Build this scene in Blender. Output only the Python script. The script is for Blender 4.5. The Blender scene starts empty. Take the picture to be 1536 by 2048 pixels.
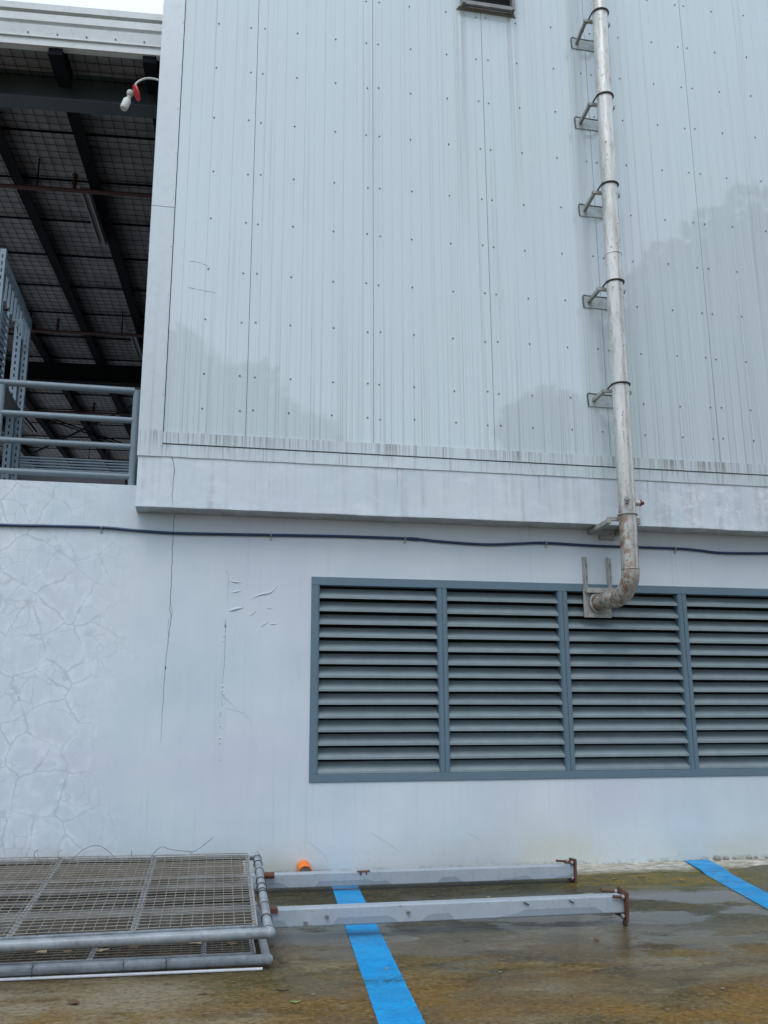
import bpy, math, random
from mathutils import Vector, Matrix, noise as mnoise
random.seed(7)
S = bpy.context.scene
COL = S.collection
PI = math.pi

# ------------------------------------------------------------------ camera
PITCH, YAW, ROLL = [math.radians(a) for a in (13.152, 11.272, 0.2606)]
cam_d = bpy.data.cameras.new('camera')
cam = bpy.data.objects.new('camera', cam_d); COL.objects.link(cam)
S.camera = cam
fw = Vector((math.sin(YAW)*math.cos(PITCH), math.cos(YAW)*math.cos(PITCH), math.sin(PITCH)))
rt = Vector((math.cos(YAW), -math.sin(YAW), 0))
dn = fw.cross(rt)
rt2 = math.cos(ROLL)*rt + math.sin(ROLL)*dn
dn2 = -math.sin(ROLL)*rt + math.cos(ROLL)*dn
m = Matrix((rt2, -dn2, -fw)).transposed().to_4x4()
m.translation = Vector((0, -10.61, 1.55))
cam.matrix_world = m
cam_d.sensor_fit = 'VERTICAL'; cam_d.sensor_height = 36.0
cam_d.lens = 36.0*1850.2/2048.0
cam_d.clip_start = 0.1; cam_d.clip_end = 2000

# ------------------------------------------------------------------ sky, sun, exposure
SUN_EL, SUN_AZ = math.radians(58), math.radians(200)   # azimuth from +Y clockwise
w = bpy.data.worlds.new('World'); S.world = w; w.use_nodes = True
wn = w.node_tree.nodes; wl = w.node_tree.links; wn.clear()
sky = wn.new('ShaderNodeTexSky'); sky.sky_type = 'NISHITA'; sky.sun_disc = False
sky.sun_elevation = SUN_EL; sky.sun_rotation = SUN_AZ
sky.air_density = 1.0; sky.dust_density = 4.0; sky.ozone_density = 1.0
veil = wn.new('ShaderNodeMix'); veil.data_type = 'RGBA'
veil.inputs[0].default_value = 0.78
veil.inputs[7].default_value = (9.9, 11.9, 14.6, 1)        # the even cloud layer
bgn = wn.new('ShaderNodeBackground'); bgn.inputs['Strength'].default_value = 0.09
wo = wn.new('ShaderNodeOutputWorld')
wl.new(sky.outputs[0], veil.inputs[6]); wl.new(veil.outputs[2], bgn.inputs['Color']); wl.new(bgn.outputs[0], wo.inputs[0])
sd = bpy.data.lights.new('sun', 'SUN'); sd.energy = 0.8; sd.angle = math.radians(35); sd.color = (1.0, 0.97, 0.93)
so = bpy.data.objects.new('sun', sd); COL.objects.link(so)
sdir = Vector((math.sin(SUN_AZ)*math.cos(SUN_EL), math.cos(SUN_AZ)*math.cos(SUN_EL), math.sin(SUN_EL)))
so.rotation_euler = sdir.to_track_quat('Z', 'Y').to_euler(); so.location = (0, -20, 30)
S.view_settings.view_transform = 'Standard'; S.view_settings.look = 'None'
S.view_settings.exposure = 0.42; S.view_settings.gamma = 1.0
S.view_settings.use_curve_mapping = False

# ------------------------------------------------------------------ node material helper
class Mat:
    def __init__(s, name):
        s.m = bpy.data.materials.new(name); s.m.use_nodes = True
        s.t = s.m.node_tree; s.n = s.t.nodes; s.l = s.t.links
        s.b = s.n['Principled BSDF']; s._p = None
    def put(s, sock, v):
        if isinstance(v, bpy.types.NodeSocket): s.l.new(v, sock)
        elif isinstance(v, (tuple, list)):
            sock.default_value = tuple(v)+(1,) if (len(v) == 3 and len(sock.default_value) == 4) else tuple(v)
        else: sock.default_value = v
    def pos(s):
        if s._p is None: s._p = s.n.new('ShaderNodeNewGeometry').outputs['Position']
        return s._p
    def xyz(s):
        k = s.n.new('ShaderNodeSeparateXYZ'); s.l.new(s.pos(), k.inputs[0]); return k.outputs
    def scaled(s, sc, off=(0, 0, 0)):
        k = s.n.new('ShaderNodeMapping'); s.l.new(s.pos(), k.inputs[0])
        k.inputs['Scale'].default_value = sc if isinstance(sc, tuple) else (sc, sc, sc)
        k.inputs['Location'].default_value = off
        return k.outputs[0]
    def noise(s, sc, detail=4, rough=.55, off=(0, 0, 0), dist=0):
        k = s.n.new('ShaderNodeTexNoise'); s.l.new(s.scaled(sc, off), k.inputs['Vector'])
        k.inputs['Scale'].default_value = 1; k.inputs['Detail'].default_value = detail
        k.inputs['Roughness'].default_value = rough; k.inputs['Distortion'].default_value = dist
        return k.outputs['Fac']
    def noisec(s, sc, detail=3):
        k = s.n.new('ShaderNodeTexNoise'); s.l.new(s.scaled(sc), k.inputs['Vector'])
        k.inputs['Scale'].default_value = 1; k.inputs['Detail'].default_value = detail
        return k.outputs['Color']
    def math(s, op, a, b=0.0, clamp=False):
        k = s.n.new('ShaderNodeMath'); k.operation = op; k.use_clamp = clamp
        s.put(k.inputs[0], a); s.put(k.inputs[1], b); return k.outputs[0]
    def rng(s, v, a, b, c=0.0, d=1.0, smooth=False):
        k = s.n.new('ShaderNodeMapRange'); k.clamp = True
        if smooth: k.interpolation_type = 'SMOOTHSTEP'
        s.put(k.inputs[0], v)
        for i, q in enumerate((a, b, c, d)): k.inputs[i+1].default_value = q
        return k.outputs[0]
    def mix(s, f, a, b, mode='MIX'):
        k = s.n.new('ShaderNodeMix'); k.data_type = 'RGBA'; k.blend_type = mode
        s.put(k.inputs[0], f); s.put(k.inputs[6], a); s.put(k.inputs[7], b); return k.outputs[2]
    def mul(s, *a):
        r = a[0]
        for q in a[1:]: r = s.math('MULTIPLY', r, q)
        return r
    def bump(s, h, strength=.3, dist=.01, prev=None):
        k = s.n.new('ShaderNodeBump'); k.inputs['Strength'].default_value = strength
        k.inputs['Distance'].default_value = dist; s.put(k.inputs['Height'], h)
        if prev is not None: s.l.new(prev, k.inputs['Normal'])
        return k.outputs[0]
    def rand(s): return s.n.new('ShaderNodeObjectInfo').outputs['Random']
    def out(s, color, rough=.5, normal=None, metal=0.0, ior=1.5, **kw):
        s.put(s.b.inputs['Base Color'], color); s.put(s.b.inputs['Roughness'], rough)
        s.put(s.b.inputs['Metallic'], metal); s.b.inputs['IOR'].default_value = ior
        if normal is not None: s.l.new(normal, s.b.inputs['Normal'])
        for k, v in kw.items(): s.put(s.b.inputs[k], v)
        return s.m

def painted(name, col, rough=.45, var=.12, rust=0.0, rustcol=(.13, .045, .018), sc=6, rsc=9, metal=0.0, dirt=(.05, .045, .035), dirtamt=.25, spec=.5):
    k = Mat(name); k.b.inputs['Specular IOR Level'].default_value = spec
    c = k.mix(k.rng(k.noise(sc), .3, .75), tuple(x*(1-var) for x in col), tuple(min(1, x*(1+var)) for x in col))
    c = k.mix(1.0, c, k.mix(k.rand(), (.91, .91, .91), (1.07, 1.07, 1.07)), 'MULTIPLY')
    c = k.mix(k.mul(k.rng(k.noise(sc*5, 5, .65, (3, 1, 8)), .52, .78), dirtamt), c, dirt)
    r = k.noise(sc*9, 3)
    rr = k.rng(r, .3, .7, rough-.08, rough+.12)
    if rust > 0:
        msk = k.rng(k.noise(rsc, 6, .7, (11, 4, 2)), .74-rust*.3, .80-rust*.3)
        c = k.mix(msk, c, k.mix(k.noise(60, 2), rustcol, tuple(x*2.2 for x in rustcol)))
    return k.out(c, rr, k.bump(k.noise(sc*14, 4), .15, .004), metal)

M = {}
# --- metal cladding panel: glossy pale grey paint, faint ripple, dirty run-off lines
def panel_mat(name, base, gloss, streak, drip=False):
    k = Mat(name); p = k.xyz()
    c = k.mix(k.rand(), tuple(x*.97 for x in base), tuple(x*1.03 for x in base))
    c = k.mix(k.rng(k.noise((.5, .5, .35), 3), .4, .62, 0, .45), c, (base[0]*1.03, base[1]*.97, base[2]*1.02))
    st = k.rng(k.noise((22, 22, .16), 3, .6), .52, .70)
    st = k.mul(st, k.rng(k.noise((1.1, 1.1, .35), 2, .5, (4, 4, 4)), .35, .65, .15, 1.0), streak)
    c = k.mix(st, c, (.24, .255, .25))
    low = k.mul(k.rng(p[2], 4.80, 7.2, 1, 0), k.rng(k.noise((55, 55, .10), 2, .5, (9, 2, 1)), .56, .66), .38)
    c = k.mix(low, c, (.20, .20, .185))
    # run-off under the hood vent
    hv = k.mul(k.rng(k.math('ABSOLUTE', k.math('SUBTRACT', k.math('ABSOLUTE', k.math('SUBTRACT', p[0], 3.5)), .36)), 0, .13, 1, 0),
               k.rng(p[2], 7.6, 11.1), k.rng(k.noise((30, 30, .3), 3), .38, .62), .55)
    c = k.mix(hv, c, (.22, .20, .18))
    if drip:
        d1 = k.rng(k.noise((48, 48, .5), 3, .65, (5, 5, 5)), .47, .60)
        zone = k.rng(k.noise((1.3, 1.3, .1), 2, .5, (2, 7, 2)), .40, .56, .12, 1)
        hi = k.rng(p[2], 4.58, 4.78)
        c = k.mix(k.mul(d1, zone, hi, k.rng(p[2], 4.86, 4.84), .62), c, (.15, .125, .11))
        c = k.mix(k.rng(k.noise(9, 5), .5, .7, 0, .2), c, (.36, .37, .34))
    wav = k.bump(k.noise((1.2, 1.2, .45), 2), .018, .05)
    wav = k.bump(k.noise(7, 3), .010, .006, wav)
    return k.out(c, k.rng(k.noise(3, 4), .3, .7, gloss, gloss+.03), wav, ior=1.66)
M['panel'] = panel_mat('cladding_paint', (.545, .628, .636), .02, .24)
M['flash'] = panel_mat('flashing_paint', (.540, .610, .620), .22, .10, True)

# --- rendered wall
def wall_mat(name, crack=True, streaks=0.0, zshift=0):
    k = Mat(name); p = k.xyz()
    base = (.525, .585, .645)
    c = k.mix(k.rng(k.noise((.8, .8, .7), 4, .6), .35, .68), (.500, .580, .618), (.605, .650, .675))
    c = k.mix(k.rng(k.noise((.45, .45, .6), 3, .5, (7, 3, 5)), .50, .68, 0, .55), c, (.545, .555, .63))
    c = k.mix(k.rng(k.noise((6, 6, 4), 6, .7), .50, .75, 0, .22), c, (.62, .66, .71))
    c = k.mix(k.rng(k.noise((14, 14, .8), 4, .6, (1, 8, 1)), .54, .74, 0, .10), c, (.38, .40, .42))
    nrm = k.bump(k.noise((3, 3, 3), 5), .12, .02)
    nrm = k.bump(k.noise((60, 60, 60), 3), .10, .003, nrm)
    if crack:
        # crazing repaired with filler, left of the long crack
        def craze(sc, wd, off, wamp):
            v = k.n.new('ShaderNodeVectorMath'); v.operation = 'ADD'
            wv = k.n.new('ShaderNodeVectorMath'); wv.operation = 'SCALE'
            k.l.new(k.noisec(1.7*sc, 3), wv.inputs[0]); wv.inputs[3].default_value = wamp
            k.l.new(k.scaled((sc, 0.0, sc), off), v.inputs[0]); k.l.new(wv.outputs[0], v.inputs[1])
            vo = k.n.new('ShaderNodeTexVoronoi'); vo.feature = 'DISTANCE_TO_EDGE'; vo.inputs['Scale'].default_value = 1
            k.l.new(v.outputs[0], vo.inputs['Vector'])
            return vo.outputs['Distance']
        e1 = craze(2.5, .01, (0, 0, 0), .36); e2 = craze(5.4, .01, (3, 0, 1), .36)
        zone = k.mul(k.rng(k.math('ADD', p[0], k.math('MULTIPLY', k.noise((1.1, 1.1, 1.1), 3), 1.6)), -.55, .15, 1, 0),
                     k.rng(k.noise((.9, .9, .9), 3, .5, (5, 5, 2)), .32, .52, .40, 1))
        l1 = k.mul(k.rng(e1, .0, .032, 1, 0), k.rng(k.noise(2.3, 2, .5, (1, 2, 9)), .34, .50, .15, 1), zone)
        l2 = k.mul(k.rng(e2, .0, .05, 1, 0), k.rng(k.noise(1.7, 2, .5, (8, 2, 4)), .42, .56), zone)
        halo = k.mul(k.rng(e1, .03, .16, 1, 0), k.rng(k.noise(7, 4), .42, .62), zone)
        halo2 = k.mul(k.rng(e2, .04, .2, 1, 0), k.rng(k.noise(6, 4, .6, (2, 2, 2)), .46, .62), zone)
        c = k.mix(k.mul(halo, .62), c, (.70, .76, .79))
        c = k.mix(k.mul(halo2, .52), c, (.68, .74, .78))
        c = k.mix(k.mul(l1, .50), c, (.31, .355, .38))
        c = k.mix(k.mul(l2, .42), c, (.33, .38, .40))
        nrm = k.bump(k.math('MAXIMUM', l1, l2), -.12, .004, nrm)
        # damp stain at the foot
        foot = k.mul(k.rng(k.math('ADD', p[2], k.math('MULTIPLY', k.noise((2, 2, 3), 4), -.35)), -.15, .22, 1, 0),
                     k.rng(k.noise((.7, .7, .7), 3, .5, (3, 3, 3)), .42, .58, .25, 1))
        c = k.mix(k.mul(foot, .55), c, (.42, .42, .33))
        blob = k.mul(k.rng(k.math('ABSOLUTE', k.math('SUBTRACT', p[0], 4.0)), 0, 1.0, 1, 0, True), k.rng(p[2], 0, .85, 1, 0, True))
        c = k.mix(k.mul(blob, k.rng(k.noise((3, 3, 2), 4), .3, .6), .50), c, (.50, .49, .36))
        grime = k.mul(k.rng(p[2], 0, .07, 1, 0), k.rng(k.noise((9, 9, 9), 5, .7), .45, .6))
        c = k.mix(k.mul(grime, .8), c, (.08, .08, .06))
        spl = k.mul(k.rng(p[2], .0, .45, 1, 0), k.rng(k.noise((16, 16, 16), 7, .78, (2, 2, 5)), .54, .64))
        c = k.mix(k.mul(spl, .35), c, (.30, .29, .23))
        runs = k.mul(k.rng(k.noise((20, 20, .35), 4, .65, (6, 6, 6)), .55, .68), k.rng(k.noise((.8, .8, .8), 2, .5, (9, 1, 4)), .45, .6))
        c = k.mix(k.mul(runs, .22), c, (.36, .375, .37))
    else:
        st = k.rng(k.noise((9, 9, .25), 4, .6), .50, .68)
        c = k.mix(k.mul(st, k.rng(k.noise((.9, .9, .9), 2), .36, .58), .55), c, (.39, .375, .39))
        c = k.mix(k.mul(k.rng(k.noise((30, 30, .5), 3, .6, (6, 1, 1)), .56, .66), k.rng(k.noise((1.4, 1.4, .5), 2, .5, (3, 3, 3)), .48, .6), k.rng(p[2], 4.0, 4.5), .55), c, (.24, .23, .22))
        c = k.mix(k.mul(k.rng(k.noise((3, 3, 5), 7, .75, (9, 3, 3)), .50, .62), .40), c, (.68, .72, .75))
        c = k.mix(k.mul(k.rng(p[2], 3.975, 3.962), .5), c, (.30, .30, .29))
        eff = k.mul(k.rng(p[0], 5.1, 6.0, .12, 1), k.rng(k.noise((5, 5, 6), 7, .75), .50, .60))
        c = k.mix(k.mul(eff, .55), c, (.74, .77, .82))
        c = k.mix(k.mul(k.rng(p[2], 4.15, 4.0), k.rng(k.noise((4, 4, 6), 5, .7), .46, .6), .45), c, (.68, .73, .76))
    return k.out(c, k.rng(k.noise(4, 3), .3, .7, .5, .72), nrm)
M['wall'] = wall_mat('rendered_wall', True)
M['beam'] = wall_mat('rendered_beam', False)

# --- wet concrete yard
def ground_mat():
    k = Mat('wet_concrete'); p = k.xyz()
    n1 = k.noise((.55, 1.0, 1), 6, .62); n2 = k.noise((1.9, 3.0, 1), 10, .74, (3, 1, 0)); n3 = k.noise((22, 30, 20), 7, .8)
    c = k.mix(k.rng(n1, .38, .62), (.125, .074, .018), (.172, .124, .052))
    c = k.mix(k.rng(n2, .47, .60, 0, .85), c, (.038, .029, .011))
    c = k.mix(k.rng(k.noise((1.0, 2.2, 1), 8, .7, (8, 2, 0)), .52, .62, 0, .80), c, (.235, .190, .108))
    c = k.mix(k.mul(k.rng(p[1], -4.0, -5.0), k.rng(k.noise((.9, 1.6, 1), 6, .65, (1, 1, 6)), .42, .58), .85), c, (.205, .108, .018))
    # greyer concrete to the right
    c = k.mix(k.mul(k.rng(p[0], 2.9, 3.9), k.rng(p[1], -4.0, -3.0), k.rng(k.noise((.9, 1.8, 1), 7, .65), .34, .50), .85), c, (.120, .122, .098))
    # pale dry strip in front of the gates
    c = k.mix(k.mul(k.rng(p[0], .5, .0), k.rng(p[1], -3.95, -4.25), k.rng(k.noise((1.6, 2.6, 1), 7, .68), .38, .56), .85), c, (.240, .200, .132))
    # damp litter under the gates
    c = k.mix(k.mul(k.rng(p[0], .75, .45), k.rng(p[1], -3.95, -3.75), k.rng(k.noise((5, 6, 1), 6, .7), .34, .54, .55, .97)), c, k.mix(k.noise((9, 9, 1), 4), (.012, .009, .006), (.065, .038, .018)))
    # algae along the wall; between the posts also painted darker for the dark reflection
    ny = k.math('ADD', p[1], k.math('MULTIPLY', k.math('SUBTRACT', k.noise((1.2, 2.4, 1), 7, .68), .5), 1.5))
    alg_refl = k.mul(k.rng(ny, -3.45, -2.9), k.rng(p[0], .2, .8), k.rng(p[0], 5.6, 3.6), k.rng(n2, .28, .46, .45, 1))
    c = k.mix(k.mul(alg_refl, .94), c, k.mix(k.rng(k.noise((5, 8, 1), 7, .75), .4, .6), (.012, .014, .008), (.055, .050, .020)))
    moss = k.mul(k.rng(ny, -1.75, -1.35), k.rng(p[0], 3.3, 4.2), k.rng(p[0], 6.6, 5.6), k.rng(k.noise((5, 7, 1), 7, .74), .36, .52))
    c = k.mix(k.mul(moss, .92), c, k.mix(k.rng(k.noise((3, 4, 1), 5, .7), .42, .60), (.085, .090, .010), (.24, .150, .012)))
    m2 = k.mul(k.rng(k.math('ABSOLUTE', k.math('SUBTRACT', p[0], .45)), .15, .55, 1, 0), k.rng(k.math('ABSOLUTE', k.math('ADD', p[1], 4.25)), .1, .5, 1, 0), k.rng(k.noise(8, 5, .7), .42, .56))
    c = k.mix(k.mul(m2, .8), c, (.060, .060, .008))
    c = k.mix(k.rng(n3, .48, .60, 0, .62), c, (.022, .017, .008))
    c = k.mix(k.rng(k.noise((26, 34, 28), 6, .8, (2, 6, 1)), .53, .64, 0, .62), c, (.28, .25, .175))
    # standing water where the slab is low
    pud = k.rng(k.noise((.75, 1.15, 1), 6, .58, (1.3, 5.1, 0)), .455, .505)
    zone = k.mul(k.rng(p[0], .45, .8), k.rng(p[1], -5.6, -3.6, .25, 1), k.rng(p[1], -1.3, -1.9))
    near = k.mul(k.rng(p[0], .5, .9), k.rng(p[0], 4.6, 3.7), k.rng(k.math('ABSOLUTE', k.math('ADD', p[1], 3.25)), .25, .75, 1, 0))
    wet = k.math('MAXIMUM', k.mul(pud, zone, .8), k.mul(near, k.rng(n2, .62, .40, .35, 1)))
    c = k.mix(k.mul(wet, .38), c, (.030, .026, .014))
    rough = k.rng(wet, 0, 1, .50, .07)
    hb = k.math('ADD', k.math('MULTIPLY', k.noise((40, 50, 40), 6, .7), 1.0), k.math('MULTIPLY', k.noise((6, 8, 4), 5), 1.6))
    hb = k.mul(hb, k.rng(wet, .1, 1, 1, .07))
    return k.out(c, rough, k.bump(hb, .55, .012), ior=1.34, **{'Specular IOR Level': k.rng(wet, 0, 1, .14, .5)})
M['ground'] = ground_mat()

def stripe_mat():
    k = Mat('blue_line_paint'); p = k.xyz()
    c = k.mix(k.rng(k.noise((5, 5, 1), 5), .35, .7), (.001, .250, .57), (.004, .320, .64))
    c = k.mix(k.rng(k.noise((22, 26, 1), 7, .8), .50, .62, 0, .6), c, (.015, .11, .26))
    d = k.mul(k.rng(k.math('ABSOLUTE', k.math('ADD', p[1], k.math('ADD', 4.45, k.math('MULTIPLY', k.noise((6, 6, 1), 3), -.12)))), .0, .13, 1, 0),
              k.rng(k.noise((18, 25, 1), 5, .7), .42, .55))
    c = k.mix(k.mul(d, .9), c, (.012, .055, .055))
    d2 = k.mul(k.rng(k.noise((3, 12, 1), 4, .6, (5, 9, 0)), .60, .68), k.rng(p[1], -3.6, -2.6), .7)
    c = k.mix(d2, c, (.010, .075, .13))
    c = k.mix(k.rng(k.noise((9, 14, 1), 5, .7, (4, 4, 4)), .70, .76, 0, .6), c, (.35, .55, .70))
    c = k.mix(k.rng(k.noise((16, 20, 1), 8, .8, (7, 7, 0)), .595, .63, 0, .85), c, (.060, .055, .035))
    c = k.mix(k.rng(k.noise((1.2, 2.0, 1), 6, .7, (2, 3, 0)), .50, .66, 0, .35), c, (.02, .13, .24))
    return k.out(c, k.rng(k.noise(3, 3), .3, .7, .35, .6), k.bump(k.noise((50, 60, 50), 5), .35, .006), **{'Specular IOR Level': .3})
M['stripe'] = stripe_mat()

M['louver'] = painted('louver_paint', (.105, .165, .205), .42, .06, 0, sc=3, dirtamt=.15)
M['blade'] = painted('louver_blade_paint', (.205, .255, .268), .45, .10, 0, sc=5, dirtamt=.35, dirt=(.16, .155, .14))
M['black'] = painted('dark_void', (.006, .006, .007), .9, .1, 0)
def post_mat():
    k = Mat('grey_post_paint'); tc = k.n.new('ShaderNodeTexCoord').outputs['Object']
    sp_ = k.n.new('ShaderNodeSeparateXYZ'); k.l.new(tc, sp_.inputs[0]); p = k.xyz()
    c = k.mix(k.rng(k.noise(4), .3, .75), (.31, .355, .395), (.37, .41, .445))
    w1 = k.math('ADD', k.math('MULTIPLY', k.rng(k.noise((2.2, .2, .2), 1, .4), .44, .58, 0, 1, True), .062), -.004)
    wetm = k.rng(k.math('SUBTRACT', k.math('ADD', w1, k.math('MULTIPLY', k.noise((14, 2, 14), 4), .012)), sp_.outputs[2]), .004, .010)
    c = k.mix(k.mul(wetm, .40), c, (.13, .165, .20))
    c = k.mix(k.mul(k.rng(k.noise(22, 5, .7), .56, .72), .3), c, (.10, .09, .07))
    c = k.mix(k.rng(k.noise((9, 9, 9), 7, .75, (11, 4, 2)), .655, .69), c, (.12, .05, .022))
    c = k.mix(k.mul(k.rng(k.noise((40, 8, 8), 6, .75, (3, 4, 9)), .55, .68), .35), c, (.20, .19, .165))
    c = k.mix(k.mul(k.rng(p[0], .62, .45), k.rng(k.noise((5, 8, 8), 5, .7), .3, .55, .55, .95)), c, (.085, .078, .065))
    return k.out(c, k.rng(wetm, 0, 1, .42, .2), k.bump(k.noise(50, 4), .12, .003))
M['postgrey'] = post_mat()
M['gate'] = painted('galvanised_tube', (.255, .280, .300), .34, .28, .07, sc=7, rsc=9, dirtamt=.55)
M['gatedull'] = painted('weathered_tube', (.135, .14, .145), .45, .25, .10, sc=8, rsc=10, dirtamt=.5)
M['wire'] = painted('mesh_wire', (.25, .215, .165), .5, .25, .30, sc=9, rsc=6, rustcol=(.16, .075, .035))
M['wiredark'] = painted('old_mesh_wire', (.10, .10, .095), .5, .25, .20, sc=9, rsc=6)
M['rust'] = painted('rusty_steel', (.115, .045, .025), .75, .4, .25, rustcol=(.17, .07, .028), sc=14)
M['bolt'] = painted('bolt_steel', (.30, .30, .29), .35, .2, .15, sc=20, metal=.6)
M['tie'] = painted('tie_wire', (.05, .05, .05), .5, .2, .1, sc=20)
M['white'] = painted('white_plastic', (.72, .72, .74), .4, .05, 0, sc=5)
M['orange'] = painted('orange_plastic', (.85, .19, .015), .45, .08, 0, sc=10, dirtamt=.1)
M['cable'] = painted('blue_cable', (.012, .036, .095), .4, .15, 0, sc=4, dirtamt=.15)
M['clip'] = painted('cable_clip', (.42, .42, .38), .5, .1, .05, sc=20)
M['rail'] = painted('railing_paint', (.155, .205, .235), .45, .08, .02, sc=4)
M['rack'] = painted('rack_paint', (.20, .27, .32), .5, .1, 0, sc=4)
M['steel'] = painted('dark_green_steel', (.050, .072, .085), .5, .12, 0, sc=3)
M['purlin'] = painted('dark_steel', (.007, .0085, .011), .9, .15, 0, sc=3, dirtamt=0, spec=.12)
M['redpipe'] = painted('red_brown_pipe', (.055, .020, .018), .5, .15, 0, sc=3)
M['fascia'] = painted('fascia_sheet', (.56, .585, .58), .4, .06, .0, sc=3, dirtamt=.2)
M['fixture'] = painted('grey_fixture', (.17, .18, .18), .5, .1, 0, sc=3)
M['deck'] = painted('deck_concrete', (.50, .495, .475), .8, .10, 0, sc=2)  # pale tone chosen to bounce light up to the shed ceiling
M['core'] = painted('dark_block', (.10, .10, .11), .8, .1, 0, sc=2)  # even dark grey for the core, crate and shelves
M['bracket'] = painted('bracket_steel', (.34, .34, .31), .45, .25, .12, sc=12, rsc=14, dirtamt=.6)
M['plate'] = painted('sealed_plate', (.42, .47, .485), .5, .25, 0, sc=14, dirtamt=.75, dirt=(.07, .07, .065))
M['ubolt'] = painted('u_bolt_steel', (.06, .055, .05), .5, .3, .2, sc=12)
M['vent'] = painted('vent_steel', (.22, .225, .22), .5, .2, .05, sc=10, dirtamt=.5)
M['red'] = painted('red_disc', (.62, .045, .055), .5, .1, 0, sc=10)
M['lamp'] = painted('lamp_body', (.52, .54, .50), .5, .1, 0, sc=12)
M['hairline'] = painted('hairline_crack', (.26, .29, .31), .9, .3, 0, sc=20)
M['crackfill'] = painted('crack_dark', (.075, .078, .082), .95, .3, 0, sc=20)  # dark grey of the main cracks and one chipped hole
M['stone'] = painted('grey_rubble', (.24, .23, .21), .8, .3, 0, sc=15)
M['bark'] = painted('tree_bark', (.09, .07, .05), .85, .3, 0, sc=8)

def leaf_mat(name, a, b):
    k = Mat(name); c = k.mix(k.noise(2.2, 3), a, b)
    return k.out(c, .55, None, 0)
M['foliage'] = leaf_mat('foliage', (.030, .060, .018), (.075, .115, .035))
M['dead'] = leaf_mat('dead_leaf', (.060, .030, .014), (.15, .085, .040))
M['paleleaf'] = leaf_mat('pale_leaf', (.26, .19, .10), (.38, .30, .18))
M['greenleaf'] = leaf_mat('green_leaf', (.16, .26, .05), (.22, .33, .08))

def ceil_mat():
    k = Mat('foil_insulation')
    c = k.mix(k.rng(k.noise((1.2, 3, 1), 5), .35, .7), (.165, .16, .165), (.28, .272, .27))
    cr = k.bump(k.noise((2.0, 14, 3), 5, .65), .6, .03)
    return k.out(c, .5, cr)
M['ceil'] = ceil_mat()

def pipe_mat():
    k = Mat('pipe_paint'); p = k.xyz()
    c = k.mix(k.rng(k.noise((9, 9, 1.2), 5, .65), .35, .68), (.46, .455, .415), (.72, .71, .67))
    low = k.rng(p[2], 5.6, 3.4)
    c = k.mix(k.mul(low, .62), c, k.mix(k.noise((9, 9, 3), 4), (.26, .245, .20), (.40, .385, .335)))
    c = k.mix(k.mul(k.rng(k.noise((40, 40, 5), 5, .7, (4, 2, 1)), .55, .68), .55), c, (.22, .21, .185))
    spots = k.rng(k.noise((26, 26, 15), 4, .6, (9, 9, 9)), .655, .685)
    c = k.mix(k.mul(spots, .9), c, (.045, .035, .028))
    c = k.mix(k.mul(k.rng(k.noise((11, 11, 3), 6, .74, (5, 8, 2)), .56, .66), .55), c, (.30, .225, .13))
    rs = k.rng(k.noise((13, 13, 8), 5, .68, (2, 9, 5)), .62, .67)
    lf = k.rng(p[0], 4.86, 4.80)
    rs2 = k.mul(k.rng(p[2], 4.4, 3.9, .0, 1), k.rng(k.noise((13, 13, 11), 6, .74, (7, 1, 3)), .45, .56), k.rng(p[0], 4.90, 4.82, .25, 1))
    rs3 = k.mul(k.rng(p[2], 4.75, 4.3), rs)
    rmask = k.math('MAXIMUM', k.mul(rs2, .85), k.mul(rs3, .9), True)
    c = k.mix(rmask, c, k.mix(k.noise(50, 3), (.10, .035, .014), (.30, .16, .06)))
    # grime ring beneath the clamps
    return k.out(c, k.rng(k.noise((20, 20, 6), 4), .3, .7, .22, .45), k.bump(k.noise((30, 30, 8), 5), .25, .004), metal=.30)
M['pipe'] = pipe_mat()

def cement_mat():
    k = Mat('pale_cement_skim')
    c = k.mix(k.rng(k.noise((3, 10, 3), 5, .7), .4, .62), (.34, .31, .24), (.66, .63, .56))
    c = k.mix(k.rng(k.noise((7, 22, 7), 5, .7, (3, 3, 3)), .46, .60, 0, .85), c, (.15, .125, .07))
    c = k.mix(k.mul(k.rng(k.math('ADD', k.xyz()[1], k.math('MULTIPLY', k.noise((4, 6, 1), 6, .7), .5)), -.15, -.42), .9), c, (.11, .095, .025))
    return k.out(c, .6, k.bump(k.noise((20, 30, 20), 5), .5, .012))
M['cement'] = cement_mat()

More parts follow.
